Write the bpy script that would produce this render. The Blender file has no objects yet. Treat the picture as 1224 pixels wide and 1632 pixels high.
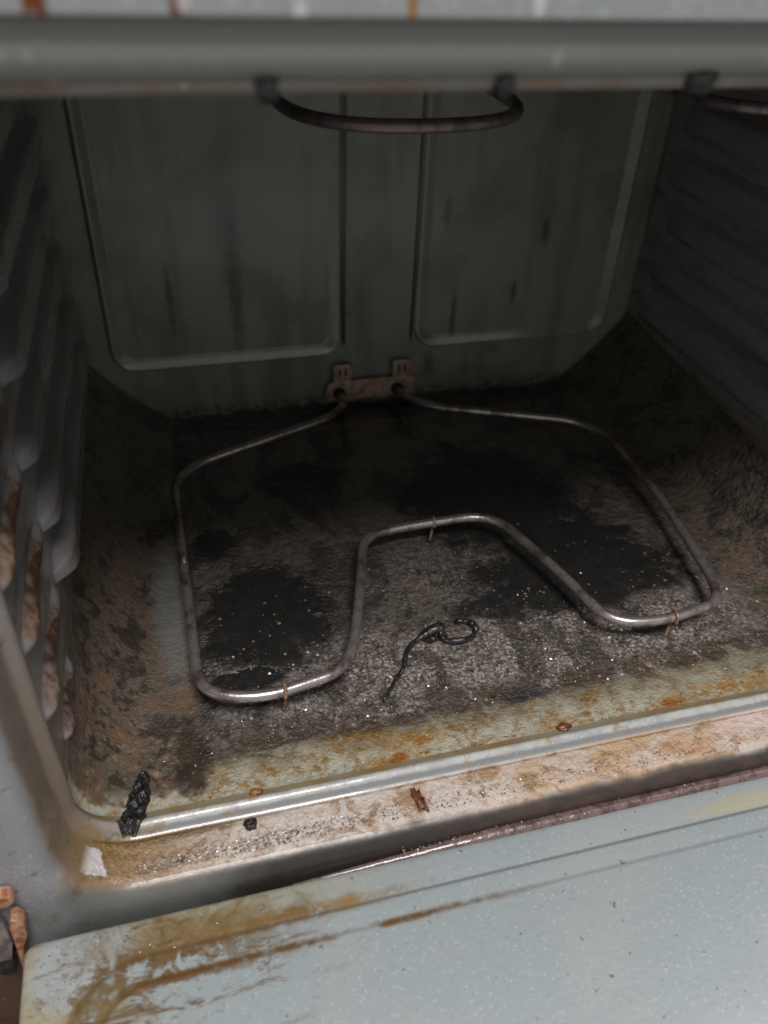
import bpy, math, random
from mathutils import Vector, noise as mn
random.seed(7)
S = bpy.context.scene
COL = S.collection

# ------------------------------------------------------------------ camera
cam_d = bpy.data.cameras.new('camera'); cam = bpy.data.objects.new('camera', cam_d); COL.objects.link(cam)
cam.location = (0.09226, -0.2981, 0.45724)
cam.rotation_euler = (math.radians(52.351), math.radians(-2.111), math.radians(-14.681))
cam_d.sensor_fit = 'VERTICAL'; cam_d.sensor_height = 36; cam_d.lens = 1296.77 / 1632 * 36
cam_d.clip_start = 0.01; cam_d.clip_end = 100
cam_d.dof.use_dof = True; cam_d.dof.focus_distance = 0.58; cam_d.dof.aperture_fstop = 5.5
S.camera = cam

# ------------------------------------------------------------------ light: a dim kitchen, one ceiling lamp behind the viewer
w = bpy.data.worlds.new('World'); S.world = w; w.use_nodes = True
bg = w.node_tree.nodes['Background']; bg.inputs[0].default_value = (0.99, 1.0, 0.96, 1); bg.inputs[1].default_value = 0.34
ld = bpy.data.lights.new('ceiling_lamp', 'AREA'); ld.shape = 'RECTANGLE'; ld.size = 0.65; ld.size_y = 0.65; ld.energy = 52
ld.color = (1.0, 0.955, 0.94)
lamp = bpy.data.objects.new('ceiling_lamp', ld); COL.objects.link(lamp)
lamp.location = (0.20, -0.98, 2.12)
lamp.rotation_euler = (Vector((0.2, 0.0, 0.0)) - lamp.location).to_track_quat('-Z', 'Y').to_euler()
wd = bpy.data.lights.new('added_side_light', 'AREA'); wd.shape = 'RECTANGLE'; wd.size = 0.8; wd.size_y = 1.0; wd.energy = 12  # area light added for the sheen on the door, source unseen
wd.color = (1.0, 0.93, 0.925)
side_lamp = bpy.data.objects.new('added_side_light', wd); COL.objects.link(side_lamp)
side_lamp.location = (1.45, 0.25, 1.55)
side_lamp.rotation_euler = (Vector((0.1, -0.1, 0.0)) - side_lamp.location).to_track_quat('-Z', 'Y').to_euler()

S.view_settings.view_transform = 'Standard'; S.view_settings.look = 'None'
S.view_settings.exposure = 0.0; S.view_settings.gamma = 1.0
S.render.engine = 'CYCLES'
S.cycles.max_bounces = 6; S.cycles.diffuse_bounces = 4; S.cycles.glossy_bounces = 3; S.cycles.caustics_reflective = False; S.cycles.caustics_refractive = False

# ------------------------------------------------------------------ node expressions
class X:
    """a float socket of a node tree with arithmetic"""
    def __init__(s, nt, sock): s.nt = nt; s.sock = sock
    def _m(s, op, *a, clamp=False):
        n = s.nt.nodes.new('ShaderNodeMath'); n.operation = op; n.use_clamp = clamp
        for i, v in enumerate((s,) + a):
            if isinstance(v, X): s.nt.links.new(v.sock, n.inputs[i])
            else: n.inputs[i].default_value = v
        return X(s.nt, n.outputs[0])
    def __add__(s, o): return s._m('ADD', o)
    __radd__ = __add__
    def __sub__(s, o): return s._m('SUBTRACT', o)
    def __rsub__(s, o): return (s * -1) + o
    def __mul__(s, o): return s._m('MULTIPLY', o)
    __rmul__ = __mul__
    def __truediv__(s, o): return s._m('DIVIDE', o)
    def max(s, o): return s._m('MAXIMUM', o)
    def min(s, o): return s._m('MINIMUM', o)
    def abs(s): return s._m('ABSOLUTE')
    def sqrt(s): return s._m('SQRT')
    def clamp(s): return s._m('ADD', 0.0, clamp=True)
    def ss(s, a, b, lo=0.0, hi=1.0):
        n = s.nt.nodes.new('ShaderNodeMapRange'); n.interpolation_type = 'SMOOTHSTEP'
        if a > b: a, b, lo, hi = b, a, hi, lo
        s.nt.links.new(s.sock, n.inputs[0])
        for i, v in enumerate((a, b, lo, hi)): n.inputs[i + 1].default_value = v
        return X(s.nt, n.outputs[0])

class Mat:
    def __init__(s, name):
        s.m = bpy.data.materials.new(name); s.m.use_nodes = True; s.nt = s.m.node_tree
        s.b = s.nt.nodes['Principled BSDF']
        tc = s.nt.nodes.new('ShaderNodeTexCoord'); s.vec = tc.outputs['Object']
        sp = s.nt.nodes.new('ShaderNodeSeparateXYZ'); s.nt.links.new(s.vec, sp.inputs[0])
        s.x, s.y, s.z = (X(s.nt, o) for o in sp.outputs)
        s.col = None; s.nrm = None
    def _vec(s, scale3, off):
        mp = s.nt.nodes.new('ShaderNodeMapping'); s.nt.links.new(s.vec, mp.inputs[0])
        mp.inputs['Location'].default_value = off; mp.inputs['Scale'].default_value = scale3
        return mp.outputs[0]
    def noise(s, scale, detail=4, rough=0.55, dist=0.0, st=(1, 1, 1), off=(0, 0, 0)):
        n = s.nt.nodes.new('ShaderNodeTexNoise'); s.nt.links.new(s._vec(st, off) if (st != (1, 1, 1) or off != (0, 0, 0)) else s.vec, n.inputs['Vector'])
        n.inputs['Scale'].default_value = scale; n.inputs['Detail'].default_value = min(detail, 4)
        n.inputs['Roughness'].default_value = rough; n.inputs['Distortion'].default_value = dist
        return X(s.nt, n.outputs[0])
    def vor(s, scale, off=(0, 0, 0), st=(1, 1, 1)):
        n = s.nt.nodes.new('ShaderNodeTexVoronoi'); s.nt.links.new(s._vec(st, off), n.inputs['Vector'])
        n.inputs['Scale'].default_value = scale
        sp = s.nt.nodes.new('ShaderNodeSeparateColor'); s.nt.links.new(n.outputs['Color'], sp.inputs[0])
        return X(s.nt, n.outputs['Distance']), X(s.nt, sp.outputs[0])
    def specks(s, scale, frac, size, off=(0, 0, 0), st=(1, 1, 1)):
        d, r = s.vor(scale, off, st)
        return d.ss(size, size * 0.5) * r.ss(1 - frac, 1 - frac + 0.02)
    def base(s, c):
        n = s.nt.nodes.new('ShaderNodeRGB'); n.outputs[0].default_value = (*c, 1); s.col = n.outputs[0]
    def over(s, c, fac, mode='MIX'):
        n = s.nt.nodes.new('ShaderNodeMix'); n.data_type = 'RGBA'; n.blend_type = mode
        if isinstance(fac, X): s.nt.links.new(fac.clamp().sock, n.inputs[0])
        else: n.inputs[0].default_value = fac
        s.nt.links.new(s.col, n.inputs[6])
        n.inputs[7].default_value = (*c, 1)
        s.col = n.outputs[2]
    def bump(s, h, strength=0.4, dist=0.001):
        n = s.nt.nodes.new('ShaderNodeBump'); n.inputs['Strength'].default_value = strength
        n.inputs['Distance'].default_value = dist; s.nt.links.new(h.sock, n.inputs['Height'])
        if s.nrm: s.nt.links.new(s.nrm, n.inputs['Normal'])
        s.nrm = n.outputs[0]
    def done(s, rough=0.4, metal=0.0, coat=0.0, coat_rough=0.1, spec=0.5):
        s.nt.links.new(s.col, s.b.inputs['Base Color'])
        for k, v in (('Roughness', rough), ('Metallic', metal), ('Coat Weight', coat), ('Coat Roughness', coat_rough), ('Specular IOR Level', spec)):
            if isinstance(v, X): s.nt.links.new(v.clamp().sock, s.b.inputs[k])
            else: s.b.inputs[k].default_value = v
        if s.nrm: s.nt.links.new(s.nrm, s.b.inputs['Normal'])
        return s.m
    def ell(s, a, b, ca, cb, ra, rb, soft=0.35, warp=None, amt=0.5):
        u = (a - ca) / ra; v = (b - cb) / rb
        d = (u * u + v * v).sqrt()
        if warp is not None: d = d + (warp - 0.5) * (2 * amt)
        return d.ss(1 + soft, 1 - soft)

# ------------------------------------------------------------------ mesh helpers
def link(name, verts, faces, mat, parent=None, smooth=True, auto=None):
    me = bpy.data.meshes.new(name); me.from_pydata(verts, [], faces); me.update()
    if smooth:
        me.polygons.foreach_set('use_smooth', [True] * len(me.polygons))
    o = bpy.data.objects.new(name, me); COL.objects.link(o)
    me.materials.append(mat)
    if parent: o.parent = parent
    if auto is not None and smooth: me.set_sharp_from_angle(angle=math.radians(auto))
    return o
def fix(o):
    import bmesh
    bm = bmesh.new(); bm.from_mesh(o.data); bmesh.ops.recalc_face_normals(bm, faces=bm.faces); bm.to_mesh(o.data); bm.free(); return o
def tag(o, label, cat=None, group=None, kind=None):
    o['label'] = label
    if cat: o['category'] = cat
    if group: o['group'] = group
    if kind: o['kind'] = kind
    return o
def grid(us, vs, f):
    V = [f(u, v) for v in vs for u in us]; n = len(us)
    F = [(j * n + i, j * n + i + 1, (j + 1) * n + i + 1, (j + 1) * n + i) for j in range(len(vs) - 1) for i in range(n - 1)]
    return V, F
def lin(a, b, n): return [a + (b - a) * i / (n - 1) for i in range(n)]
def box(a, b): # corners
    (x0, y0, z0), (x1, y1, z1) = a, b
    V = [(x0, y0, z0), (x1, y0, z0), (x1, y1, z0), (x0, y1, z0), (x0, y0, z1), (x1, y0, z1), (x1, y1, z1), (x0, y1, z1)]
    F = [(0, 3, 2, 1), (4, 5, 6, 7), (0, 1, 5, 4), (1, 2, 6, 5), (2, 3, 7, 6), (3, 0, 4, 7)]
    return V, F
def bevel(o, w=0.002, seg=2):
    import bmesh
    bm = bmesh.new(); bm.from_mesh(o.data)
    bmesh.ops.bevel(bm, geom=bm.edges[:], offset=w, segments=seg, affect='EDGES', profile=0.5)
    bm.to_mesh(o.data); bm.free()
    o.data.polygons.foreach_set('use_smooth', [True] * len(o.data.polygons)); o.data.set_sharp_from_angle(angle=math.radians(40))
    return o
def smooth_path(P, r, seg=7):
    """polyline with every inner corner rounded to radius-like distance r"""
    P = [Vector(p) for p in P]; out = [P[0]]
    for i in range(1, len(P) - 1):
        a, b, c = P[i - 1], P[i], P[i + 1]
        la, lc = (a - b).length, (c - b).length
        d = min(r if not isinstance(r, list) else r[i], la * 0.49, lc * 0.49)
        p0 = b + (a - b).normalized() * d; p1 = b + (c - b).normalized() * d
        for k in range(seg + 1):
            t = k / seg
            out.append(p0 * (1 - t) ** 2 + b * 2 * t * (1 - t) + p1 * t * t)
    out.append(P[-1]); return out
def tube(P, rad, sides=12, cap=True):
    P = [Vector(p) for p in P]; V = []; F = []
    T = [((P[min(i + 1, len(P) - 1)] - P[max(i - 1, 0)]).normalized()) for i in range(len(P))]
    up = Vector((0, 0, 1)) if abs(T[0].z) < 0.9 else Vector((1, 0, 0))
    nrm = (up - T[0] * up.dot(T[0])).normalized()
    for i, p in enumerate(P):
        nrm = (nrm - T[i] * nrm.dot(T[i])).normalized(); bn = T[i].cross(nrm)
        rr = rad(i / (len(P) - 1)) if callable(rad) else rad
        for k in range(sides):
            a = 2 * math.pi * k / sides
            V.append(tuple(p + nrm * math.cos(a) * rr + bn * math.sin(a) * rr))
    n = sides
    for i in range(len(P) - 1):
        for k in range(n):
            F.append((i * n + k, i * n + (k + 1) % n, (i + 1) * n + (k + 1) % n, (i + 1) * n + k))
    if cap:
        F.append(tuple(range(n))[::-1]); F.append(tuple((len(P) - 1) * n + k for k in range(n)))
    return V, F
def lump(rx, ry, rz, seed, amp=0.35, nu=20, nv=12, freq=1.6):
    V = [(0, 0, -rz)]; F = []
    def disp(d):
        q = 1 + amp * mn.fractal(Vector(d) * freq + Vector((seed * 7.1, seed * 3.3, 0)), 0.8, 2.0, 3)
        return (d[0] * rx * q, d[1] * ry * q, d[2] * rz * q)
    V = [disp((0, 0, -1))]
    for j in range(1, nv):
        t = math.pi * j / nv - math.pi / 2
        for i in range(nu):
            a = 2 * math.pi * i / nu
            V.append(disp((math.cos(a) * math.cos(t), math.sin(a) * math.cos(t), math.sin(t))))
    V.append(disp((0, 0, 1)))
    for i in range(nu): F.append((0, 1 + (i + 1) % nu, 1 + i))
    for j in range(nv - 2):
        for i in range(nu):
            a = 1 + j * nu; F.append((a + i, a + (i + 1) % nu, a + nu + (i + 1) % nu, a + nu + i))
    a = 1 + (nv - 2) * nu
    for i in range(nu): F.append((a + i, a + (i + 1) % nu, len(V) - 1))
    return V, F
def rrect(x0, x1, y0, y1, R, n=10):
    """rounded rectangle, counter-clockwise"""
    out = []
    for cx, cy, a0 in ((x1 - R, y0 + R, -90), (x1 - R, y1 - R, 0), (x0 + R, y1 - R, 90), (x0 + R, y0 + R, 180)):
        for k in range(n + 1):
            a = math.radians(a0 + 90 * k / n); out.append((cx + R * math.cos(a), cy + R * math.sin(a)))
    return out
def loops(Ls, fill=True, closed=True):
    V = [p for L in Ls for p in L]; n = len(Ls[0]); F = []
    for j in range(len(Ls) - 1):
        for i in range(n if closed else n - 1):
            F.append((j * n + i, j * n + (i + 1) % n, (j + 1) * n + (i + 1) % n, (j + 1) * n + i))
    if fill: F.append(tuple((len(Ls) - 1) * n + i for i in range(n)))
    return V, F

W, H, D = 0.60, 0.4037, 0.479

# ------------------------------------------------------------------ materials
GREY = (0.33, 0.36, 0.37)
def speckle(m, k=1.0):
    m.over((0.62, 0.66, 0.68), m.specks(520, 0.16, 0.5) * (0.55 * k))
    m.over((0.14, 0.16, 0.17), m.specks(430, 0.14, 0.45, (3, 1, 2)) * (0.45 * k))
    n = m.noise(260, 3); m.over((0.25, 0.275, 0.29), n.ss(0.5, 0.72) * (0.45 * k))

def mat_door():
    m = Mat('door_enamel'); m.base((0.295, 0.338, 0.350)); speckle(m, 0.5)
    big = m.noise(9, 3); m.over((0.36, 0.365, 0.37), big.ss(0.45, 0.7) * 0.5)
    sm = m.noise(7, 4, 0.6, 0.6, (0.6, 2.2, 1)); m.over((0.27, 0.31, 0.32), sm.ss(0.50, 0.66) * 0.4)
    wob = m.noise(28, 5, 0.6); fine = m.noise(120, 4, 0.65)
    # distance to the pressed outline of the inner panel
    cx, hx, y1 = 0.30, 0.310, -0.068; R = 0.045
    qx = (m.x - cx).abs() - (hx - R); qy = (m.y - (y1 - 0.20)).abs() - (0.20 - R)
    sd = (qx.max(0.0) * qx.max(0.0) + qy.max(0.0) * qy.max(0.0)).sqrt() + qx.max(qy).min(0.0) - R
    left = m.x.ss(0.21, 0.07); corner = m.x.ss(0.10, 0.02)
    # yellow film on the rim, heaviest in the corner
    film = (sd + (wob - 0.5) * 0.02).ss(-0.006, 0.006) * m.x.ss(0.22, 0.05) * m.ell(m.x, m.y, 0.0, -0.066, 0.03, 0.02, 0.3, wob, 0.4)._m('SUBTRACT', 1.0).abs()
    m.over((0.30, 0.27, 0.165), film * 0.8)
    m.over((0.42, 0.38, 0.24), m.ell(m.x, m.y, 0.44, -0.061, 0.055, 0.006, 0.5, fine, 0.4) * 0.7)
    # brown grease caught along both pressed lines
    l1 = (sd + (wob - 0.5) * 0.004).abs().ss(0.0045, 0.0012); l2 = (sd + 0.0150 + (wob - 0.5) * 0.004).abs().ss(0.004, 0.001)
    m.over((0.16, 0.085, 0.025), l1 * (left * 0.95) * wob.ss(0.36, 0.52) * fine.ss(0.26, 0.5))
    m.over((0.15, 0.082, 0.025), l2 * m.x.ss(0.28, 0.20) * wob.ss(0.34, 0.5) * fine.ss(0.26, 0.5) * 0.95)
    m.over((0.12, 0.13, 0.13), sd.abs().ss(0.0018, 0.0006) * 0.5)  # shading of the outer pressed step, painted as a grey line
    m.over((0.20, 0.12, 0.04), m.ell(m.x, m.y, 0.112, -0.0640, 0.055, 0.0035, 0.8, wob, 1.2) * fine.ss(0.3, 0.5))
    m.over((0.24, 0.14, 0.05), m.ell(m.x, m.y, 0.150, -0.064, 0.008, 0.005, 0.7, wob, 1.5) * 0.9)
    st = m.noise(55, 5, 0.65, 1.2, (1, 1, 1))
    m.over((0.115, 0.065, 0.02), ((sd + 0.004).abs() + (st - 0.5) * 0.085).ss(0.014, 0.002) * m.x.ss(0.15, 0.04) * fine.ss(0.28, 0.50) * 0.95)
    m.over((0.13, 0.06, 0.02), ((sd + 0.0165 + (wob - 0.5) * 0.01).abs() + (fine - 0.5) * 0.008).ss(0.0035, 0.001) * m.x.ss(0.12, 0.05) * 0.9)
    m.over((0.20, 0.16, 0.065), m.ell(m.x, m.y, 0.006, -0.105, 0.032, 0.026, 0.7, st, 0.9) * (fine.ss(0.36, 0.60) * 0.7))
    m.over((0.17, 0.11, 0.04), m.ell(m.x, m.y, 0.055, -0.060, 0.055, 0.011, 0.6, st, 1.6) * 0.8)
    run = m.noise(60, 4, 0.7, 0.6, (0.45, 1.6, 1), (7, 1, 1))
    m.over((0.12, 0.065, 0.02), run.ss(0.52, 0.60) * m.ell(m.x, m.y, 0.03, -0.085, 0.085, 0.045, 0.6, wob, 0.8) * 0.8)
    m.over((0.10, 0.08, 0.05), m.noise(190, 3, 0.5, 0, (1, 1, 1), (4, 1, 0)).ss(0.685, 0.73) * 0.7)
    m.over((0.09, 0.05, 0.015), m.ell(m.x, m.y, 0.018, -0.090, 0.05, 0.04, 0.5, st, 0.8) * m.noise(75, 4, 0.7, 1.5, (0.8, 1.6, 1), (1, 3, 0)).ss(0.52, 0.70) * 0.6)
    m.bump(m.noise(300, 2, 0.5), 0.35, 0.0008)
    return m.done(0.33 + fine * 0.2 + (sm - 0.5) * 0.3, coat=0.4, coat_rough=0.12 + (sm - 0.5) * 0.25)

def mat_frame():
    m = Mat('frame_enamel'); m.base((0.27, 0.275, 0.295)); speckle(m, 0.7)
    wob = m.noise(24, 5, 0.6); fine = m.noise(140, 4, 0.65); st = m.noise(60, 5, 0.65, 0.8, (0.5, 1, 1))
    low = m.z.ss(0.03, 0.005)
    # pink-beige baked film on the flat of the sill
    band = m.y.ss(-0.004, -0.007) * m.y.ss(-0.040, -0.033) * low
    m.over((0.52, 0.465, 0.42), band * 0.95)
    m.over((0.46, 0.29, 0.165), band * (m.x + (wob - 0.5) * 0.25).ss(0.26, 0.34) * (m.x + (wob - 0.5) * 0.2).ss(0.50, 0.42) * st.ss(0.3, 0.6) * 0.85)
    blot = m.noise(75, 4, 0.7, 0.6, (0.7, 1, 1), (3, 1, 2))
    m.over((0.24, 0.13, 0.05), band * blot.ss(0.50, 0.64) * 0.8)
    m.over((0.40, 0.25, 0.10), (band + m.y.ss(-0.004, 0.0) * low) * m.noise(38, 4, 0.7, 0.8, (1, 1, 1), (9, 2, 4)).ss(0.52, 0.68) * 0.6)
    m.over((0.08, 0.05, 0.03), band * blot.ss(0.66, 0.72) * 0.8)
    m.over((0.62, 0.50, 0.46), band * m.ell(m.x, m.y, 0.47, -0.013, 0.05, 0.01, 0.5, wob, 0.5) * 0.8)
    m.over((0.25, 0.15, 0.06), band * m.x.ss(0.10, 0.03) * wob.ss(0.32, 0.5) * 0.9)
    m.over((0.30, 0.15, 0.07), band * m.ell(m.x, m.y, 0.205, -0.017, 0.007, 0.016, 0.8, st, 1.6) * fine.ss(0.35, 0.55) * 0.8)
    m.over((0.36, 0.18, 0.09), band * (fine.ss(0.52, 0.72) * 0.7))
    m.over((0.16, 0.12, 0.09), band * m.x.ss(0.18, 0.08) * (m.noise(300, 3).ss(0.52, 0.64) * 0.55))
    # rolled lip: shade of the door gap painted dark, with black crust
    lip = (m.y + (wob - 0.5) * 0.010).ss(-0.0300, -0.0360) * low
    m.over((0.10, 0.107, 0.098), lip * (m.x + (wob - 0.5) * 0.08).ss(-0.05, 0.0) * 0.88)
    m.over((0.032, 0.026, 0.023), lip * (m.x + (wob - 0.5) * 0.12).ss(0.05, 0.12) * 0.95)
    m.over((0.085, 0.052, 0.042), lip * m.x.ss(0.15, 0.3) * st.ss(0.35, 0.65) * 0.8)
    m.over((0.15, 0.09, 0.035), ((m.y + 0.0085).abs().ss(0.004, 0.001)) * low * m.x.ss(0.14, 0.06) * wob.ss(0.3, 0.5) * 0.9)
    m.over((0.17, 0.18, 0.18), ((m.y + 0.0040).abs().ss(0.0019, 0.0008)) * low * 0.6)  # shade of the step below the ridge, painted as a thin line
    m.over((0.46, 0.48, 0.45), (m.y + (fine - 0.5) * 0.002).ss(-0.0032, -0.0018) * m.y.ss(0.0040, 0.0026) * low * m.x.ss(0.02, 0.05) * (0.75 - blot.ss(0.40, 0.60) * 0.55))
    m.over((0.26, 0.15, 0.05), m.y.ss(-0.005, -0.003) * low * m.noise(55, 4, 0.7, 0.5, (1, 1, 1), (2, 8, 4)).ss(0.55, 0.66) * 0.7)
    # the floor's film runs up the inner side of the ridge
    inn = (m.y + (fine - 0.5) * 0.003).ss(0.0016, 0.0040) * low
    m.over((0.30, 0.28, 0.18), inn * 0.8)
    m.over((0.30, 0.17, 0.05), inn * st.ss(0.42, 0.62) * 0.75)
    # brown stain along the inner edge at the left
    lf = m.x.ss(0.02, -0.002)
    m.over((0.17, 0.125, 0.085), (m.y + (wob - 0.5) * 0.012).ss(-0.036, -0.026) * lf * (m.z.ss(0.5, 0.0) * 0.95))
    m.over((0.20, 0.13, 0.05), m.ell(m.x, m.z, 0.0, 0.0, 0.035, 0.02, 0.5, wob, 0.8) * (m.y + (wob - 0.5) * 0.01).ss(-0.031, -0.024) * st.ss(0.3, 0.55) * 0.9)
    m.over((0.09, 0.05, 0.02), m.noise(150, 4, 0.7).ss(0.56, 0.66) * m.x.ss(0.09, 0.03) * m.y.ss(-0.031, -0.024) * low * 0.7)
    m.over((0.11, 0.07, 0.04), (m.noise(90, 4, 0.6).ss(0.6, 0.7)) * lf * 0.7)
    # clean enamel patch in the corner, its highlight painted in as white
    px = ((m.x - 0.0065 + (m.y + 0.02) * 0.25 + (fine - 0.5) * 0.008).abs() / 0.0075).max((m.y + 0.0195 + (fine - 0.5) * 0.008).abs() / 0.0075)
    patch = px.ss(1.08, 0.96) * m.z.ss(0.012, 0.006) * fine.ss(0.66, 0.60)
    m.over((0.56, 0.54, 0.55), patch * 0.9)
    # rail over the door: grey-brown smear, rust line on its lower edge
    top = m.z.ss(0.36, 0.39)
    m.over((0.30, 0.305, 0.285), top * 0.75)
    m.over((0.30, 0.17, 0.09), top * m.z.ss(0.4105, 0.4075) * (wob.ss(0.4, 0.55) * 0.6))
    m.over((0.60, 0.59, 0.57), top * m.specks(170, 0.34, 0.42, (1, 1, 1), (1, 0.5, 0.35)) * m.z.ss(0.422, 0.414) * wob.ss(0.35, 0.6) * 0.8)
    ridge = m.y.ss(-0.0040, -0.0024)
    bm_ = m.y.ss(-0.0065, -0.0085) * m.y.ss(-0.0330, -0.0280) * m.z.ss(0.012, 0.0) * 0.94 + 0.06
    m.bump(m.noise(190, 3, 0.65) * bm_, 0.9, 0.0032)
    return m.done(0.42 + (fine - 0.5) * 0.5 - patch * 0.28 + ridge * 0.12, coat=(0.45 - ridge * 0.10 + patch * 0.4) * (m.y.ss(-0.034, -0.029) * 0.9 + 0.1), coat_rough=0.05 + ridge * (blot.ss(0.42, 0.62) * 0.25))

def mat_panel():
    m = Mat('control_panel_enamel'); m.base((0.30, 0.325, 0.325)); speckle(m, 0.7)
    fine = m.noise(90, 4, 0.6, 0, (1, 1, 0.3))
    for cx, wd, c in ((0.069, 0.0035, (0.15, 0.04, 0.012)), (0.1045, 0.0032, (0.13, 0.035, 0.012)), (0.168, 0.0017, (0.30, 0.14, 0.025))):
        m.over(c, (m.x - cx + (fine - 0.5) * 0.002).abs().ss(wd, wd * 0.6) * (m.z + (fine - 0.5) * 0.006).ss(0.4262, 0.428))
    m.over((0.60, 0.62, 0.64), m.specks(160, 0.22, 0.42, (1, 1, 1), (1, 1, 0.4)) * 0.7)
    m.over((0.08, 0.10, 0.09), m.z.ss(0.4288, 0.4272) * 0.75)  # shade at the panel's lower edge, painted in
    m.bump(m.noise(200, 3), 0.3, 0.0008)
    return m.done(0.35, coat=0.3)

def mat_floor():
    m = Mat('floor_enamel'); m.base((0.30, 0.33, 0.30))
    wob = m.noise(16, 5, 0.62); fine = m.noise(130, 5, 0.7); grit = m.noise(420, 3, 0.65); mid = m.noise(48, 5, 0.65, 0.5)
    # yellow-green film and amber spills behind the sill
    m.over((0.47, 0.455, 0.35), (m.y + (wob - 0.5) * 0.05).ss(-0.002, 0.016) * 0.8)
    gran = m.noise(175, 4, 0.7)
    m.over((0.27, 0.155, 0.045), mid.ss(0.40, 0.64) * gran.ss(0.40, 0.60) * (m.y.ss(0.0, 0.008) * 0.95))
    m.over((0.14, 0.115, 0.075), (m.y + (mid - 0.5) * 0.04).ss(0.012, 0.040) * 0.75)
    for cx, cy, rx, ry in ((0.178, 0.040, 0.022, 0.009), (0.194, 0.011, 0.020, 0.006), (0.405, 0.014, 0.010, 0.005), (0.455, 0.016, 0.05, 0.009), (0.215, 0.024, 0.022, 0.008), (0.32, 0.012, 0.02, 0.006), (0.56, 0.02, 0.05, 0.012)):
        m.over((0.31, 0.16, 0.035), m.ell(m.x, m.y, cx, cy, rx, ry, 0.6, fine, 0.9) * fine.ss(0.34, 0.56) * 0.9)
    amb = m.noise(42, 4, 0.7, 0.9, (1, 1.3, 1), (5, 5, 2))
    m.over((0.27, 0.14, 0.025), amb.ss(0.50, 0.62) * gran.ss(0.36, 0.52) * m.y.ss(0.045, 0.025) * 0.85)
    m.over((0.11, 0.055, 0.015), amb.ss(0.60, 0.68) * gran.ss(0.42, 0.54) * m.y.ss(0.045, 0.025) * 0.85)
    m.over((0.30, 0.10, 0.02), m.ell(m.x, m.y, 0.404, 0.012, 0.006, 0.003, 0.5, fine, 0.5))
    m.over((0.28, 0.10, 0.02), m.ell(m.x, m.y, 0.202, 0.012, 0.005, 0.004, 0.5, fine, 0.5))
    m.over((0.10, 0.055, 0.02), gran.ss(0.62, 0.72) * (m.y.ss(-0.002, 0.01) * 0.75))
    # brown burnt-on mottle down the left flank and the far right
    br = (m.x + (wob - 0.5) * 0.06).ss(0.085, 0.062) * (m.y + (mid - 0.5) * 0.05).ss(0.012, 0.026)
    br2 = (m.x + (wob - 0.5) * 0.08).ss(0.50, 0.54) * m.y.ss(0.02, 0.05)
    both = br.max(br2)
    m.over((0.095, 0.080, 0.063), both * 0.95)
    m.over((0.135, 0.085, 0.055), both * mid.ss(0.46, 0.60) * m.y.ss(0.30, 0.16) * 0.9)
    m.over((0.28, 0.22, 0.15), both * fine.ss(0.56, 0.66) * m.y.ss(0.10, 0.04) * 0.8)
    m.over((0.035, 0.026, 0.02), both * mid.ss(0.50, 0.40) * 0.85)
    m.over((0.03, 0.022, 0.018), both * fine.ss(0.60, 0.70) * m.y.ss(0.03, 0.09) * 0.8)
    m.over((0.03, 0.02, 0.014), both * gran.ss(0.54, 0.66) * 0.8)
    m.over((0.24, 0.185, 0.13), both * gran.ss(0.42, 0.34) * m.y.ss(0.12, 0.05) * 0.6)
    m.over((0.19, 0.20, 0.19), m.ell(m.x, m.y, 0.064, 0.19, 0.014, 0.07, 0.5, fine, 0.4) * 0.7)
    # granular ash crust inside the element
    cr = (m.y + (wob - 0.5) * 0.034 - m.x * 0.03).ss(0.030, 0.044) * (m.x + (fine - 0.5) * 0.016).ss(0.070, 0.082) * (m.x + (wob - 0.5) * 0.06).ss(0.545, 0.50)
    m.over((0.098, 0.082, 0.070), cr)
    m.over((0.42, 0.365, 0.325), cr * grit.ss(0.47, 0.60) * m.ell(m.x, m.y, 0.33, 0.085, 0.20, 0.045, 0.4, mid, 0.6))
    m.over((0.25, 0.21, 0.18), cr * grit.ss(0.47, 0.60) * m.ell(m.x, m.y, 0.30, 0.19, 0.08, 0.05, 0.5, mid, 0.6) * 0.8)
    m.over((0.17, 0.15, 0.135), cr * fine.ss(0.5, 0.6) * m.y.ss(0.16, 0.1) * 0.6)
    m.over((0.028, 0.024, 0.02), cr * fine.ss(0.48, 0.38) * 0.75)
    m.over((0.135, 0.120, 0.102), cr * m.y.ss(0.20, 0.27) * 0.7)
    smear = m.noise(26, 4, 0.65, 1.0, (1, 0.55, 1), (1, 2, 3))
    m.over((0.035, 0.028, 0.023), cr * smear.ss(0.46, 0.60) * 0.8)
    # burnt black pools
    B = None
    for cx, cy, rx, ry in ((0.365, 0.285, 0.085, 0.085), (0.41, 0.19, 0.065, 0.05), (0.195, 0.345, 0.045, 0.028), (0.103, 0.262, 0.018, 0.02), (0.135, 0.165, 0.05, 0.06), (0.385, 0.142, 0.105, 0.024), (0.400, 0.170, 0.10, 0.03), (0.258, 0.118, 0.010, 0.008), (0.115, 0.105, 0.03, 0.012), (0.30, 0.46, 0.25, 0.02)):
        e = m.ell(m.x, m.y, cx, cy, rx, ry, 0.24, mid, 0.65); B = e if B is None else B.max(e)
    Bs = B * 0.92
    m.over((0.012, 0.013, 0.013), Bs)
    edge = (m.y - 0.047 - m.x * 0.015 + (mid - 0.5) * 0.03).abs().ss(0.016, 0.004) * m.x.ss(0.06, 0.09)
    m.over((0.06, 0.042, 0.026), edge * mid.ss(0.36, 0.52) * 0.9)
    m.over((0.03, 0.03, 0.032), m.ell(m.x, m.y, 0.305, 0.046, 0.02, 0.006, 0.4, fine, 0.5) * 0.8)
    m.over((0.025, 0.018, 0.012), m.ell(m.x, m.y, 0.068, 0.045, 0.012, 0.03, 0.4, fine, 0.7) * 0.8)
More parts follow.
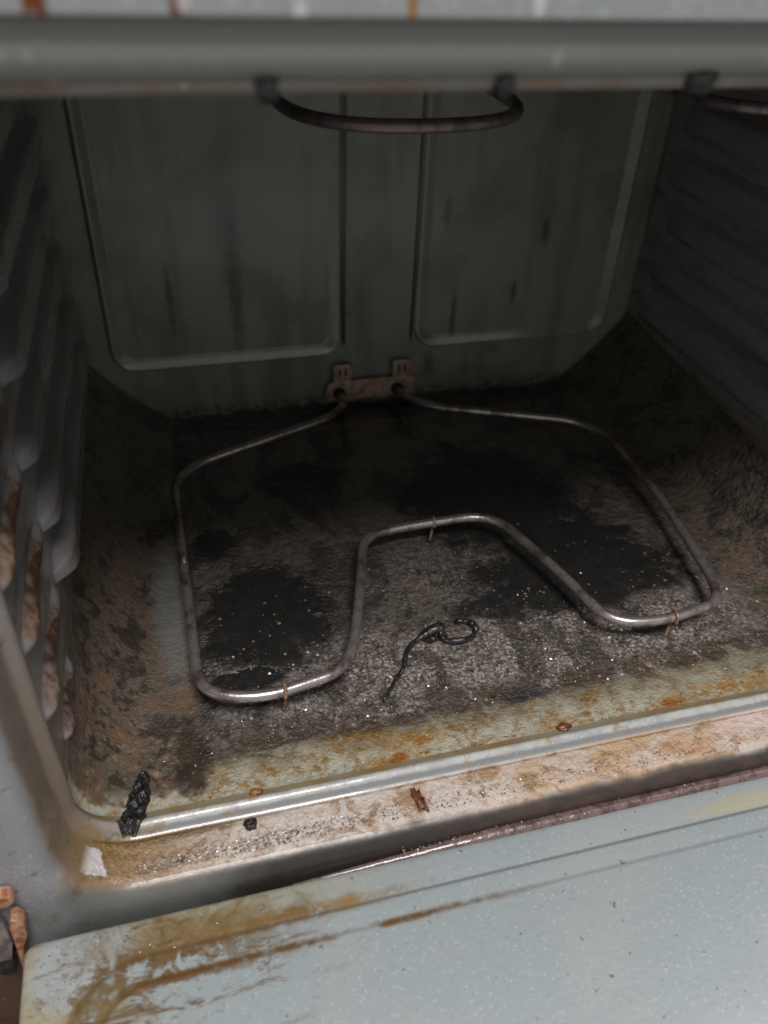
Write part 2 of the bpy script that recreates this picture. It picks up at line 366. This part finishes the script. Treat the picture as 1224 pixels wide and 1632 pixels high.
    m.bump((grit * 0.6 + m.noise(150, 2, 0.6)) * m.y.ss(0.03, 0.06, 0.6, 1.0) * m.x.ss(0.065, 0.090, 0.5, 1.0) * (B * -0.8 + 1.0), 1.0, 0.0034)
    r = cr.max(both)
    return m.done(0.28 + r * 0.16 + (fine - 0.5) * 0.5 - B * 0.08, coat=0.7, coat_rough=0.13 + (smear - 0.5) * 0.2 - m.y.ss(0.06, 0.04) * 0.06)

def mat_wall():
    m = Mat('wall_enamel'); m.base((0.235, 0.235, 0.235))
    wob = m.noise(14, 5, 0.6, 0.3, (1, 0.6, 1)); st = m.noise(34, 4, 0.6, 0.2, (1, 0.25, 1.2)); fine = m.noise(110, 4, 0.65)
    m.over((0.09, 0.085, 0.075), st.ss(0.42, 0.70) * 0.7)
    m.over((0.13, 0.068, 0.04), (wob + (fine - 0.5) * 0.4).ss(0.50, 0.60) * (m.y.ss(0.30, 0.04) * 0.8))
    m.over((0.16, 0.115, 0.075), m.z.ss(0.12, 0.03) * (fine.ss(0.40, 0.56) * 0.75))
    m.over((0.045, 0.035, 0.03), m.noise(70, 5, 0.65).ss(0.60, 0.70) * 0.8)
    m.over((0.075, 0.045, 0.035), m.noise(30, 4, 0.6, 0, (1, 0.16, 1.4), (2, 0, 1)).ss(0.54, 0.66) * 0.75)
    m.bump(fine, 0.3, 0.002)
    return m.done(0.36 + (fine - 0.5) * 0.3, coat=0.5, coat_rough=0.14)

def mat_guide():
    m = Mat('guide_enamel'); m.base((0.245, 0.245, 0.25))
    oi = m.nt.nodes.new('ShaderNodeObjectInfo'); rnd = X(m.nt, oi.outputs['Random'])
    wob = m.noise(40, 5, 0.6); fine = m.noise(120, 4, 0.65)
    f_ = m.y.ss(0.105, 0.085)
    m.over((0.19, 0.10, 0.05), m.ell(m.y, m.z, 0.056, 0.001, 0.044, 0.011, 0.5, fine, 1.7) * (rnd * 0.3 + 0.65) * f_)
    m.over((0.06, 0.028, 0.014), m.ell(m.y, m.z, 0.064, 0.0, 0.030, 0.008, 0.5, fine, 1.9) * 0.85 * f_)
    m.over((0.13, 0.06, 0.015), m.ell(m.y, m.z, 0.040, -0.002, 0.016, 0.004, 0.6, fine, 0.9) * 0.8 * f_)
    m.over((0.12, 0.115, 0.105), m.noise(20, 4, 0.6, 0, (1, 0.2, 1)).ss(0.40, 0.62) * m.y.ss(0.10, 0.16) * 0.7)
    m.over((0.11, 0.075, 0.06), m.noise(22, 4, 0.55, 0, (1, 0.3, 1)).ss(0.48, 0.68) * m.y.ss(0.09, 0.14) * 0.6)
    m.bump(fine, 0.3, 0.002)
    return m.done(0.30 + (fine - 0.5) * 0.3, coat=0.45, coat_rough=0.09)

def mat_back():
    m = Mat('back_enamel'); m.base((0.27, 0.28, 0.25))
    st = m.noise(26, 4, 0.6, 0.1, (1.3, 1, 0.16)); wob = m.noise(12, 4); fine = m.noise(110, 4, 0.65)
    m.over((0.14, 0.128, 0.105), st.ss(0.46, 0.70) * 0.6)
    m.over((0.13, 0.115, 0.095), wob.ss(0.45, 0.65) * 0.5)
    for cx, z0, z1, wd, k in ((0.093, 0.095, 0.165, 0.0035, 0.9), (0.157, 0.075, 0.20, 0.006, 0.8), (0.152, 0.13, 0.27, 0.014, 0.35), (0.388, 0.055, 0.115, 0.0028, 0.95), (0.455, 0.10, 0.125, 0.003, 0.9), (0.482, 0.165, 0.19, 0.004, 0.9), (0.373, 0.185, 0.215, 0.004, 0.7), (0.364, 0.02, 0.045, 0.006, 0.7), (0.44, 0.04, 0.052, 0.008, 0.5)):
        zc, rz = (z0 + z1) / 2, (z1 - z0) / 2
        m.over((0.035, 0.028, 0.022), m.ell(m.x, m.z, cx, zc, wd, rz, 0.7, fine, 0.9) * (k * 0.8))
    bead_glint = (m.z - 0.0625 + (fine - 0.5) * 0.002).abs().ss(0.0042, 0.0018) * (m.x - 0.148).abs().ss(0.112, 0.106).max((m.x - 0.415).abs().ss(0.075, 0.030))
    m.over((0.66, 0.62, 0.50), bead_glint * 0.9)  # highlight along the lower bead, painted as pale colour
    m.over((0.06, 0.05, 0.04), m.noise(160, 3, 0.6).ss(0.66, 0.72) * wob.ss(0.4, 0.6) * 0.7)
    # grease baked into the two pressed channel edges
    for cx, wd in ((0.2665, 0.0032), (0.3415, 0.0024)):
        m.over((0.015, 0.016, 0.014), (m.x - cx + (st - 0.5) * 0.003).abs().ss(wd, wd * 0.5) * m.z.ss(0.058, 0.072))
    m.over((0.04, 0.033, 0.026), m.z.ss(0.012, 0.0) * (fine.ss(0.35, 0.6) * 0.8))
    m.bump(fine, 0.2, 0.001)
    return m.done(0.34 + (fine - 0.5) * 0.2, coat=0.35, coat_rough=0.12)

def simple(name, c, rough, metal=0.0, c2=None, scale=80, bump=0.3, coat=0.0, spec=0.5, st=(1, 1, 1), thr=(0.45, 0.62)):
    m = Mat(name); m.base(c); n = m.noise(scale, 5, 0.65, 0, st)
    if c2: m.over(c2, n.ss(*thr))
    m.bump(n, bump, 0.0015)
    return m.done((n - 0.5) * 0.3 + rough, metal, coat=coat, spec=spec)

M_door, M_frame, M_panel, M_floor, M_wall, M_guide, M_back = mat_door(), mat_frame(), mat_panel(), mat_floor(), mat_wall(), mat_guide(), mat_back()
M_elem = simple('oxidised_steel_sheath', (0.50, 0.455, 0.445), 0.31, 0.8, (0.20, 0.155, 0.135), 60, 0.4, thr=(0.44, 0.66))
M_clip = simple('rusted_clip_steel', (0.42, 0.29, 0.20), 0.45, 0.4, (0.22, 0.12, 0.07), 150)
M_brk = simple('tan_bracket', (0.44, 0.32, 0.23), 0.55, 0.1, (0.26, 0.165, 0.10), 110)
M_hole = simple('soot', (0.012, 0.011, 0.010), 0.8)
M_char = simple('glossy_char', (0.012, 0.012, 0.013), 0.26, 0, (0.03, 0.027, 0.025), 240, 1.0, coat=0.3)
M_amber = simple('amber_crumb', (0.33, 0.13, 0.045), 0.35, 0, (0.10, 0.035, 0.015), 260, 0.6)
M_redcrumb = simple('red_crumb', (0.17, 0.06, 0.03), 0.3, 0, (0.06, 0.025, 0.015), 200, 0.6)
M_ash = simple('ash_crumb', (0.22, 0.175, 0.145), 0.22, 0, (0.09, 0.065, 0.05), 90, 0.1, coat=0.4); M_ash.node_tree.nodes['Principled BSDF'].inputs['Coat Roughness'].default_value = 0.16
M_seal = simple('greasy_seal', (0.17, 0.115, 0.11), 0.24, 0, (0.08, 0.052, 0.045), 160, 0.8, coat=0.7, st=(0.8, 1, 1))
M_hinge = simple('rusted_hinge_steel', (0.50, 0.28, 0.18), 0.5, 0.2, (0.25, 0.09, 0.045), 120, 0.5)
M_grey = simple('worn_hinge_steel', (0.42, 0.38, 0.37), 0.4, 0.4, (0.22, 0.17, 0.15), 90)
M_brown = simple('rusty_base_paint', (0.10, 0.055, 0.040), 0.6, 0, (0.05, 0.028, 0.02), 40)
M_shell = simple('shell_paint', (0.30, 0.32, 0.33), 0.4, 0, (0.22, 0.23, 0.235), 30, 0.1)
M_broil = simple('dark_broil_sheath', (0.23, 0.185, 0.19), 0.40, 0.6, (0.10, 0.085, 0.085), 60, 0.3)

# ------------------------------------------------------------------ the floor the oven stands on
M_tile = simple('kitchen_floor_vinyl', (0.12, 0.085, 0.065), 0.5, 0, (0.08, 0.055, 0.042), 6, 0.1)
kf = link('kitchen_floor', [(-2, -2.5, -0.345), (3, -2.5, -0.345), (3, 1.5, -0.345), (-2, 1.5, -0.345)], [(0, 1, 2, 3)], M_tile, smooth=False)
kf['kind'] = 'structure'; kf['label'] = 'brown kitchen floor under the oven'

# ------------------------------------------------------------------ the oven
oven = bpy.data.objects.new('oven', None); COL.objects.link(oven)
tag(oven, 'grey enamelled oven standing open, its cavity stained with burnt grease', 'oven')

def Rc(y): return 0.036 + (0.080 - 0.036) * min(max(y / D, 0), 1) ** 0.8
def crust(x, y):
    k = min(max((y - 0.045) / 0.012, 0), 1) * min(max((x - 0.076) / 0.008, 0), 1) * min(max((0.54 - x) / 0.03, 0), 1)
    if k <= 0: return 0
    n = mn.fractal(Vector((x * 90, y * 90, 1.3)), 0.7, 2.1, 4); n2 = mn.noise(Vector((x * 22, y * 22, 5)))
    return k * (0.0012 * n + 0.0014 * n2)
def floor_pt(s, y):
    R = Rc(y)
    e = 1.0 + 0.72 * min(max(y / D, 0), 1)
    if s < 0: a = -s * math.pi / 2; p = (R - R * math.sin(a) ** e, R - R * math.cos(a) ** e); flat = 0
    elif s > 1: a = (s - 1) * math.pi / 2; p = (W - R + R * math.sin(a) ** e, R - R * math.cos(a) ** e); flat = 0
    else: p = (R + (W - 2 * R) * s, 0); flat = 1
    dip = -0.004 * min(max((y - 0.004) / 0.045, 0), 1)
    z = p[1] + dip * (1 if flat else max(0, 1 - p[1] / R)) + (crust(p[0], y) if flat else 0.0006 * mn.noise(Vector((p[0] * 60, y * 60, p[1] * 60))))
    return (p[0], y, z)
us = lin(-1, 0, 13)[:-1] + lin(0, 1, 230) + lin(1, 2, 13)[1:]
V, F = grid(us, lin(0.0065, D, 180), floor_pt)
o = link('oven_floor', V, F, M_floor, oven)
o['label'] = 'oven floor crusted with black and brown burnt spills'

# side walls with pressed rack guides
def guide_mesh(y0, y1, hh, hw, sgn, seed, stop=False):
    def f(t, v):
        L = y1 - y0; y = y0 + L * t
        e = min(1, t * L / (0.010 if stop else 0.020)); e2 = min(1, (1 - t) * L / 0.018)
        k = math.sin(e * math.pi / 2) * math.sin(e2 * math.pi / 2)
        if stop:   # low channel that rises to a small stop at its front end
            k *= 0.60 + 0.40 * math.exp(-((t - 0.20) / 0.16) ** 2)
        q_ = min(1, (1 - abs(v)) / 0.55); p = (1 - v * v) ** 2 if stop else q_ * q_ * (3 - 2 * q_)
        wv = 1 + (0.06 if stop else 0.16 * max(0, 1 - t * 2.2)) * mn.fractal(Vector((y * 45, v * 1.2, seed)), 0.8, 2, 3) + 0.05 * mn.noise(Vector((y * 25, v * 0.7, seed))) + (0.10 * mn.noise(Vector((y * 110, v * 2.5, seed + 9))) if stop else 0)
        taper = (0.35 + 0.65 * math.sin(min(1, t * L / 0.06) * math.pi / 2)) if not stop else (0.45 + 0.55 * math.sin(min(1, t * L / 0.03) * math.pi / 2))
        return (sgn * (-0.0006 + hh * p * k * wv), y, hw * v * taper)
    return grid([t ** 1.4 for t in lin(0, 1, 30)], lin(-1, 1, 15), f)
for side, (xw, sgn, lab) in enumerate(((0.0, 1, 'left'), (W, -1, 'right'))):
    def fw(y, z): 
        R = Rc(y); zz = R + (H - R) * z
        return (xw + sgn * 0.0006 * mn.noise(Vector((y * 18, zz * 18, side * 5))), y, zz)
    V, F = grid(lin(0.012, D, 60), lin(0, 1, 50), fw)
    wall = link('side_wall', V, F, M_wall, oven)
    wall['label'] = 'stained %s cavity wall with pressed rack guides' % lab
    A = link('rack_guide', *guide_mesh(0.008, 0.118, 0.0080, 0.0120, sgn, side, True), M_guide, wall)
    B = link('rack_guide', *guide_mesh(0.118, 0.474, 0.0115, 0.0185, sgn, side + 3), M_guide, wall)
    for k, z in enumerate((0.100, 0.148, 0.196, 0.244, 0.292, 0.338)):
        for j, src in enumerate((A, B)):
            g = src
            if k: g = src.copy(); COL.objects.link(g); g.parent = wall
            g.location = (xw, (0.006 if j == 0 else 0.010) * math.sin(k * 2.1 + j), z + 0.0015 * math.sin(k * 3.7 + j))
            g.scale = ((1.0 + 0.14 * math.sin(k * 5.1 + j)) * (1.0 if side == 0 or j == 0 else 0.6), 1.0 - 0.04 * j, 1.0 + 0.10 * math.sin(k * 1.9 + 2 * j))
    g = A.copy(); COL.objects.link(g); g.parent = wall; g.location = (xw, 0.028, 0.052); g.scale = (0.75, 0.6, 0.8)

V, F = grid(lin(0, W, 10), lin(0.012, D, 10), lambda x, y: (x, y, H))
link('oven_ceiling', V, F, M_wall, oven)

# back wall: a flat sheet behind the liner with two pressed panels
yb = D + 0.004
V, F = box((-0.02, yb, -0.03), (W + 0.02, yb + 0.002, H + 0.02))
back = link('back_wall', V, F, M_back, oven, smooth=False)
back['label'] = 'dark grey back wall with two pressed panels and drip marks'
for x0, x1 in ((0.028, 0.2645), (0.3435, 0.574)):
    xin = x1 if x0 < 0.1 else x0
    def soft(p): return 1 - 0.8 * min(1, max(0, (0.030 - abs(p[0] - xin)) / 0.008)) * min(1, max(0, (p[1] - 0.070) / 0.012))
    def L(ins, y, R): return [(p[0], yb + y * soft(p) + 0.0005 * (1 - soft(p)) * (ins == 0), p[1]) for p in rrect(x0 + ins, x1 - ins, 0.054 + ins, 0.375 - ins, max(R - ins, 0.006), 8)]
    R = 0.026
    Ls = [L(0, 0.0005, R), L(0.0014, -0.0036, R), L(0.0030, -0.0062, R), L(0.0046, -0.0066, R), L(0.0062, -0.0058, R), L(0.0118, -0.0018, R), L(0.0136, -0.0009, R), L(0.0160, -0.0008, R)]
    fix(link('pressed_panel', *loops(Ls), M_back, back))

# front frame swept round the opening
prof = [(0.0110, 0.0020), (0.0085, 0.0002), (0.0052, -0.0008), (0.0032, -0.0024), (0.0018, -0.0031), (0.0008, -0.0030), (0.0000, -0.00262), (-0.0018, -0.00165), (-0.0026, -0.0008), (-0.0040, 0.0014), (-0.0056, 0.0029), (-0.009, 0.0036), (-0.018, 0.0046), (-0.029, 0.0062), (-0.0336, 0.0078), (-0.0370, 0.0108), (-0.0389, 0.0148), (-0.0397, 0.0200), (-0.040, 0.030), (-0.040, 0.062)]
Ls = []
for y, d in prof:
    base_R = 0.036
    L_ = []
    pts = rrect(-d, W + d, -d, H + d, base_R + d, 12)
    # subdivide the straight runs so that the sill is not perfectly straight
    for i in range(len(pts)):
        a, b = pts[i], pts[(i + 1) % len(pts)]
        long = math.dist(a, b) > 0.1
        for k in range(24 if long else 1):
            t = k / 24
            x, z = a[0] + (b[0] - a[0]) * t, a[1] + (b[1] - a[1]) * t
            n = mn.noise(Vector((x * 9, z * 9, 3))) * 0.0006
            L_.append((x + n, y + n, z + n))
    Ls.append(L_)
frame = fix(link('front_frame', *loops(Ls, fill=False), M_frame, oven, auto=60))
frame['label'] = 'grey front frame of the opening, its sill coated in beige and brown grease'

# grease drips hanging under the top rail
for i, (x, s) in enumerate(((0.128, 1.0), (0.2025, 1.0), (0.272, 1.5))):
    V, F = lump(0.0034 * s, 0.0022, 0.0036, i + 1, 0.6, 20, 14, 2.2)
    g = link('grease_drip', V, F, M_hole, frame); g.location = (x, -0.0340, H + 0.0055 - 0.0010 * (i < 2))

# control panel above, body shell, lower front
o = link('control_panel', *box((-0.075, -0.0445, 0.4268), (W + 0.075, 0.0, 0.535)), M_panel, oven); bevel(o, 0.0018, 3)
o['label'] = 'pale grey panel above the opening with rust runs'
for nm, a, b in (('side_panel', (-0.075, -0.036, -0.34), (-0.071, D + 0.06, 0.425)), ('side_panel', (W + 0.071, -0.036, -0.34), (W + 0.075, D + 0.06, 0.425)), ('rear_panel', (-0.0705, D + 0.055, -0.34), (W + 0.0705, D + 0.059, 0.425)), ('cooktop', (-0.075, 0.001, 0.4265), (W + 0.075, D + 0.06, 0.535))):
    link(nm, *box(a, b), M_shell, oven, smooth=False)
link('lower_front', *box((-0.0705, -0.036, -0.34), (W + 0.0705, -0.031, -0.052)), M_brown, oven, smooth=False)
link('base_panel', *box((-0.0705, -0.030, -0.34), (W + 0.0705, D + 0.054, -0.335)), M_shell, oven, smooth=False)

# opened door
def DL(ins, z, R): return [(p[0], p[1], z) for p in rrect(-0.032 + ins, W + 0.032 - ins, -0.53 + ins, -0.0455 - ins, R, 12)]
zt = -0.020
Ls = [DL(0.004, -0.060, 0.006), DL(0, -0.055, 0.006), DL(0, zt - 0.0030, 0.006), DL(0.0008, zt - 0.0012, 0.0065), DL(0.0025, zt - 0.0003, 0.008), DL(0.005, zt, 0.010),
      DL(0.0205, zt - 0.0003, 0.045), DL(0.0217, zt - 0.0004, 0.045), DL(0.0234, zt + 0.0014, 0.045), DL(0.0250, zt + 0.0016, 0.044), DL(0.0352, zt + 0.0014, 0.036), DL(0.0366, zt + 0.0014, 0.035), DL(0.0380, zt + 0.0026, 0.034), DL(0.0396, zt + 0.0028, 0.033), DL(0.10, zt + 0.0026, 0.03), DL(0.16, zt + 0.0026, 0.03)]
door = fix(link('door', *loops(Ls), M_door, oven, auto=50))
door['label'] = 'opened oven door lying flat, speckled grey with brown grease in its corner'
# greasy seal along the rear edge of the door
n = 150
def seal_pt(t, a):
    x = 0.120 + (W + 0.02 - 0.120) * t; k = min(1, t / 0.25)
    r = (0.0042 + 0.0005 * mn.fractal(Vector((x * 300, a * 2, 2)), 0.8, 2, 3) + 0.0004 * mn.noise(Vector((x * 30, 0, 7)))) * (0.25 + 0.75 * k)
    return (x, -0.0432 + r * math.cos(a), zt - 0.0016 - 0.0065 * (1 - k) + r * 0.95 * math.sin(a))
V, F = grid(lin(0, 1, 260), lin(0, 2 * math.pi, 13), seal_pt)
o = link('door_seal', V, F, M_seal, door); o['label'] = 'dark greasy seal strip along the door edge'
# hinge: an arm out of the frame, a link and a pivot plate beside the door's corner
def plate(pts, x0, x1):
    n = len(pts); V = [(x0, y, z) for y, z in pts] + [(x1, y, z) for y, z in pts]
    return V, [tuple(range(n))[::-1], tuple(n + i for i in range(n))] + [(i, (i + 1) % n, n + (i + 1) % n, n + i) for i in range(n)]
def hpart(name, pts, y0, y1, mat, parent, w=0.0009):
    n = len(pts); V = [(x, y0, z) for x, z in pts] + [(x, y1, z) for x, z in pts]
    o = link(name, V, [tuple(range(n)), tuple(n + i for i in range(n))[::-1]] + [(i, n + i, n + (i + 1) % n, (i + 1) % n) for i in range(n)], mat, parent)
    return bevel(fix(o), w, 2)
h = hpart('door_hinge', [(-0.0375, -0.050), (-0.0335, -0.050), (-0.0318, -0.018), (-0.0262, -0.004), (-0.0255, 0.008), (-0.0275, 0.014), (-0.0310, 0.015), (-0.0330, 0.008), (-0.0345, -0.016)], -0.0500, -0.0415, M_hinge, door)
h['label'] = 'rusty orange hinge arm beside the door corner'
hpart('hinge_link', [(-0.055, 0.026), (-0.029, 0.026), (-0.0255, 0.030), (-0.0265, 0.035), (-0.032, 0.037), (-0.055, 0.036)], -0.0485, -0.0415, M_hinge, h)
hpart('hinge_plate', [(-0.060, -0.032), (-0.0405, -0.032), (-0.0365, -0.014), (-0.0365, 0.006), (-0.042, 0.020), (-0.060, 0.022)], -0.0465, -0.0412, M_grey, h)
link('hinge_pin', *tube([(-0.0445, -0.0485, -0.040), (-0.0445, -0.041, -0.040)], 0.0042, 14), M_hole, h, auto=40)

# ------------------------------------------------------------------ lower heating element
ez = 0.020
hp = [(0.2605, D - 0.008, 0.012), (0.2595, 0.437, 0.019), (0.236, 0.412, ez), (0.100, 0.356, ez), (0.076, 0.330, ez), (0.0765, 0.230, ez), (0.078, 0.125, ez), (0.079, 0.078, ez), (0.118, 0.0645, ez), (0.176, 0.0755, ez), (0.191, 0.100, ez), (0.213, 0.172, ez), (0.226, 0.2175, ez), (0.262, 0.2225, ez),
      (0.345, 0.2245, ez), (0.371, 0.140, ez), (0.386, 0.078, ez), (0.425, 0.0705, ez), (0.478, 0.079, ez), (0.490, 0.100, ez), (0.507, 0.215, ez), (0.509, 0.320, ez), (0.487, 0.357, ez), (0.352, 0.411, ez), (0.327, 0.437, 0.019), (0.326, D - 0.008, 0.012)]
rr = [0.02] * len(hp)
for i in (4, 7): rr[i] = 0.028
for i in (9,): rr[i] = 0.016
for i in (14, 16): rr[i] = 0.03
be = bpy.data.objects.new('heating_element', None); COL.objects.link(be); be.location = (0.293, D - 0.004, 0.0)
tag(be, 'grey tubular bake element looping low over the crusted oven floor', 'heating element')
def bpart(name, V, F, mat, parent=be, **k):
    V = [(v[0] - be.location.x, v[1] - be.location.y, v[2] - be.location.z) for v in V]
    return link(name, V, F, mat, parent, **k)
bpart('element_tube', *tube(smooth_path(hp, rr, 8), 0.0040, 14), M_elem, auto=60)
# mounting bracket: plate with two raised tabs, wrapped round the two tube ends
yb0 = D + 0.003
def extr(pts, y0, y1):
    n = len(pts); V = [(x, y0, z) for x, z in pts] + [(x, y1, z) for x, z in pts]
    return V, [tuple(range(n)), tuple(n + i for i in range(n))[::-1]] + [(i, n + i, n + (i + 1) % n, (i + 1) % n) for i in range(n)]
br = bpart('mounting_bracket', *extr([(0.246, 0.004), (0.346, 0.004), (0.3485, 0.012), (0.3465, 0.024), (0.338, 0.027), (0.256, 0.027), (0.2475, 0.024), (0.2445, 0.012)], D - 0.0065, D - 0.0035), M_brk); bevel(fix(br), 0.0008, 2)
for x in (0.264, 0.3305):
    t = bpart('bracket_tab', *extr([(x - 0.0105, 0.0275), (x + 0.0105, 0.0275), (x + 0.0105, 0.0455), (x + 0.009, 0.0470), (x - 0.009, 0.0470), (x - 0.0105, 0.0455)], D - 0.0072, D - 0.004), M_brk, br); bevel(fix(t), 0.0008, 2)
    for dx in (-0.0032, 0.0032):
        bpart('tab_slot', *extr([(x + dx - 0.0010, 0.034), (x + dx + 0.0010, 0.034), (x + dx + 0.0010, 0.042), (x + dx - 0.0010, 0.042)], D - 0.0080, D - 0.0068), M_hole, br, smooth=False)
for x in (0.2605, 0.326):
    bpart('terminal_collar', *tube([(x, D - 0.003, 0.0125), (x, D - 0.0098, 0.0125)], 0.0068, 16), M_hole, br, auto=40)
# wire feet
for x, y, dy in ((0.290, 0.2238, 0.003), (0.437, 0.0725, 0.004), (0.135, 0.0680, 0.004), (0.0775, 0.215, 0.002)):
    P = [(x - 0.0005, y - 0.0046, ez - 0.002), (x, y - 0.0040, ez + 0.0035), (x, y, ez + 0.0052), (x + 0.0004, y + 0.0042, ez + 0.0022), (x + 0.0006, y + 0.0036, ez - 0.004), (x, y + 0.002, 0.006), (x - 0.001, y + 0.002, -0.002), (x - 0.001, y + 0.006, -0.0035)]
    bpart('support_foot', *tube(smooth_path(P, 0.003, 4), 0.0014, 8), M_clip, auto=60)

# ------------------------------------------------------------------ upper heating element
bz = 0.350
P = [(0.170, D + 0.003, bz + 0.004), (0.170, 0.33, bz), (0.173, 0.176, bz), (0.321, 0.176, bz), (0.325, 0.41, bz), (0.445, 0.41, bz), (0.460, 0.196, bz), (0.575, 0.196, bz), (0.575, D + 0.003, bz + 0.004)]
ue = bpy.data.objects.new('broil_element', None); COL.objects.link(ue); ue.location = (0.37, D, bz)
tag(ue, 'dark tubular broil element curving down just under the top rail', 'heating element')
V, F = tube(smooth_path(P, 0.073, 16), 0.0041, 12)
link('element_tube', [(a - 0.37, b - D, c - bz) for a, b, c in V], F, M_broil, ue, auto=60)
for x, y in ((0.170, 0.36), (0.575, 0.36), (0.39, 0.41)):
    V, F = tube(smooth_path([(x - 0.37, y - D, H + 0.002 - bz), (x - 0.37, y - D, -0.006), (x - 0.37 + 0.008, y - D, -0.006)], 0.003, 3), 0.0014, 8)
    link('hanger_wire', V, F, M_clip, ue)

# ------------------------------------------------------------------ burnt things lying in the oven
P = [(0.2030, 0.0600), (0.2080, 0.0655), (0.2135, 0.072), (0.2165, 0.078), (0.2215, 0.082), (0.2260, 0.0865), (0.2285, 0.093), (0.2315, 0.101), (0.2380, 0.1085), (0.2460, 0.1135), (0.2540, 0.117)]
ring = [(0.2765 + 0.0145 * math.cos(math.radians(a)) * (1 + 0.08 * math.sin(a)), 0.1140 + 0.0115 * math.sin(math.radians(a))) for a in range(150, 440, 24)]
path = [(x, y, -0.0005 + 0.0012 * math.sin(i * 1.3)) for i, (x, y) in enumerate(P + ring)]
sm = smooth_path(path, 0.004, 5)
V, F = tube(sm, lambda t: 0.0011 + 0.0011 * min(1, t / 0.35) + 0.0022 * math.exp(-((t - 0.46) / 0.05) ** 2) + 0.0011 * mn.noise(Vector((t * 26, 1, 1))) + 0.0006 * mn.noise(Vector((t * 90, 2, 1))), 10)
c0 = (0.25, 0.10, 0)
o = link('burnt_strand', [(a - c0[0], b - c0[1], c) for a, b, c in V], F, M_char); o.location = c0
tag(o, 'thin black burnt strand curled into a hook on the oven floor', 'burnt food')

def burnt(name, r, loc, seed, mat, label, rz=0, amp=0.35, nu=22, nv=14, freq=1.6):
    V, F = lump(*r, seed, amp, nu, nv, freq); o = link(name, V, F, mat); o.location = loc; o.rotation_euler = (0, 0, rz)
    return tag(o, label, 'burnt food', 'burnt crumbs along the front sill')
# a run of char over the sill: follows the ridge
def charrun(u, v):
    y = 0.040 - 0.046 * v; wd = 0.0100 * (math.sin(math.pi * min(0.97, max(0.04, v))) ** 0.4) * (0.75 + 0.25 * v) * (1 + 0.3 * mn.noise(Vector((v * 6, 1, 4))))
    xc = 0.0375 - 0.009 * v
    b = 0.0028 * max(0, (y - 0.012) / 0.03) * -1 + (0.0054 * math.exp(-((y - 0.001) / 0.004) ** 2))
    n = mn.fractal(Vector((u * 2.2, v * 7, 2.2)), 0.8, 2.2, 5)
    side = abs(u); xx = xc + u * wd
    bz_ = max(0, 0.036 - xx); fl = 0.036 - math.sqrt(max(0, 0.036 ** 2 - bz_ ** 2))
    return (xx, y, fl + b + (1 - side ** 2.2) * (0.0034 + 0.0030 * n) - 0.0012)
V, F = grid(lin(-1, 1, 22), lin(0, 1, 60), charrun)
o = link('charred_drip', [(a - 0.034, b - 0.015, c) for a, b, c in V], F, M_char); o.location = (0.034, 0.015, 0)
tag(o, 'long glossy black charred drip at the front left corner of the floor', 'burnt food')
burnt('food_crumb', (0.0042, 0.0030, 0.0022), (0.106, 0.006, 0.002), 3, M_amber, 'small orange brown crumb behind the bright left end of the sill ridge')
burnt('food_crumb', (0.0038, 0.0042, 0.0024), (0.100, -0.012, -0.002), 5, M_char, 'small black crumb stuck on the beige sill near its left end')
burnt('food_crumb', (0.0050, 0.0032, 0.0020), (0.319, 0.009, 0.001), 6, M_redcrumb, 'small dark amber crumb behind the middle of the sill ridge')
burnt('food_crumb', (0.0030, 0.0085, 0.0011), (0.206, -0.017, -0.0044), 8, M_redcrumb, 'reddish brown crumb stuck across the middle of the beige sill', 0.2, 0.9, 24, 16, 2.6)

# loose ash grains (nobody could count them)
V = []; F = []
def grain(x, y, z, s):
    b = len(V); rot = random.random() * 6.3
    for dx, dy, dz in ((1, 0, 0), (0, 1, 0), (-1, 0, 0), (0, -1, 0), (0.05, 0.05, 0.42), (0, 0, -0.4)):
        k = s * random.uniform(0.8, 1.2)
        V.append((x + k * (dx * math.cos(rot) - dy * math.sin(rot)), y + k * (dx * math.sin(rot) + dy * math.cos(rot)), z + k * dz))
    for a, c in ((0, 1), (1, 2), (2, 3), (3, 0)): F.extend([(b + a, b + c, b + 4), (b + c, b + a, b + 5)])
i = 0
while i < 2400:
    x = random.uniform(0.08, 0.55); y = 0.045 + abs(random.gauss(0, 0.075))
    if y > 0.42: continue
    dens = 0.35 + 0.65 * math.exp(-((x - 0.33) / 0.16) ** 2 - ((y - 0.08) / 0.04) ** 2)
    if mn.noise(Vector((x * 30, y * 30, 9))) + 0.5 < random.random() * (1.3 - dens): continue
    i += 1
    grain(x, y, -0.004 + crust(x, y) + 0.0002, 0.0003 + 0.0016 * random.random() ** 5)
for _ in range(900):
    x = random.uniform(0.03, 0.59); y = random.uniform(0.0, 0.05)
    if 0.036 < x < 0.56: grain(x, y, -0.004 * min(1, max(0, (y - 0.004) / 0.045)), 0.0003 + 0.0005 * random.random() ** 3)
for _ in range(2200):
    x = 0.03 + abs(random.gauss(0, 0.09)) if random.random() < 0.75 else random.uniform(0.03, 0.55)
    if x < 0.56: grain(x, random.uniform(-0.028, -0.009), -0.0048, 0.0004 + 0.0006 * random.random() ** 2)
for _ in range(300):
    grain(min(0.55, max(0.19, random.gauss(0.26, 0.07))), random.gauss(-0.0432, 0.0010), zt + 0.0019, 0.0003 + 0.0005 * random.random())
for _ in range(260):
    grain(random.gauss(0.02, 0.03), -0.05 - abs(random.gauss(0, 0.03)), zt + 0.0009, 0.0003 + 0.0006 * random.random() ** 2)
o = link('ash_grains', V, F, M_ash, smooth=False)
tag(o, 'scattered glossy ash grains over the oven floor, sill and door edge', 'ash', kind='stuff')
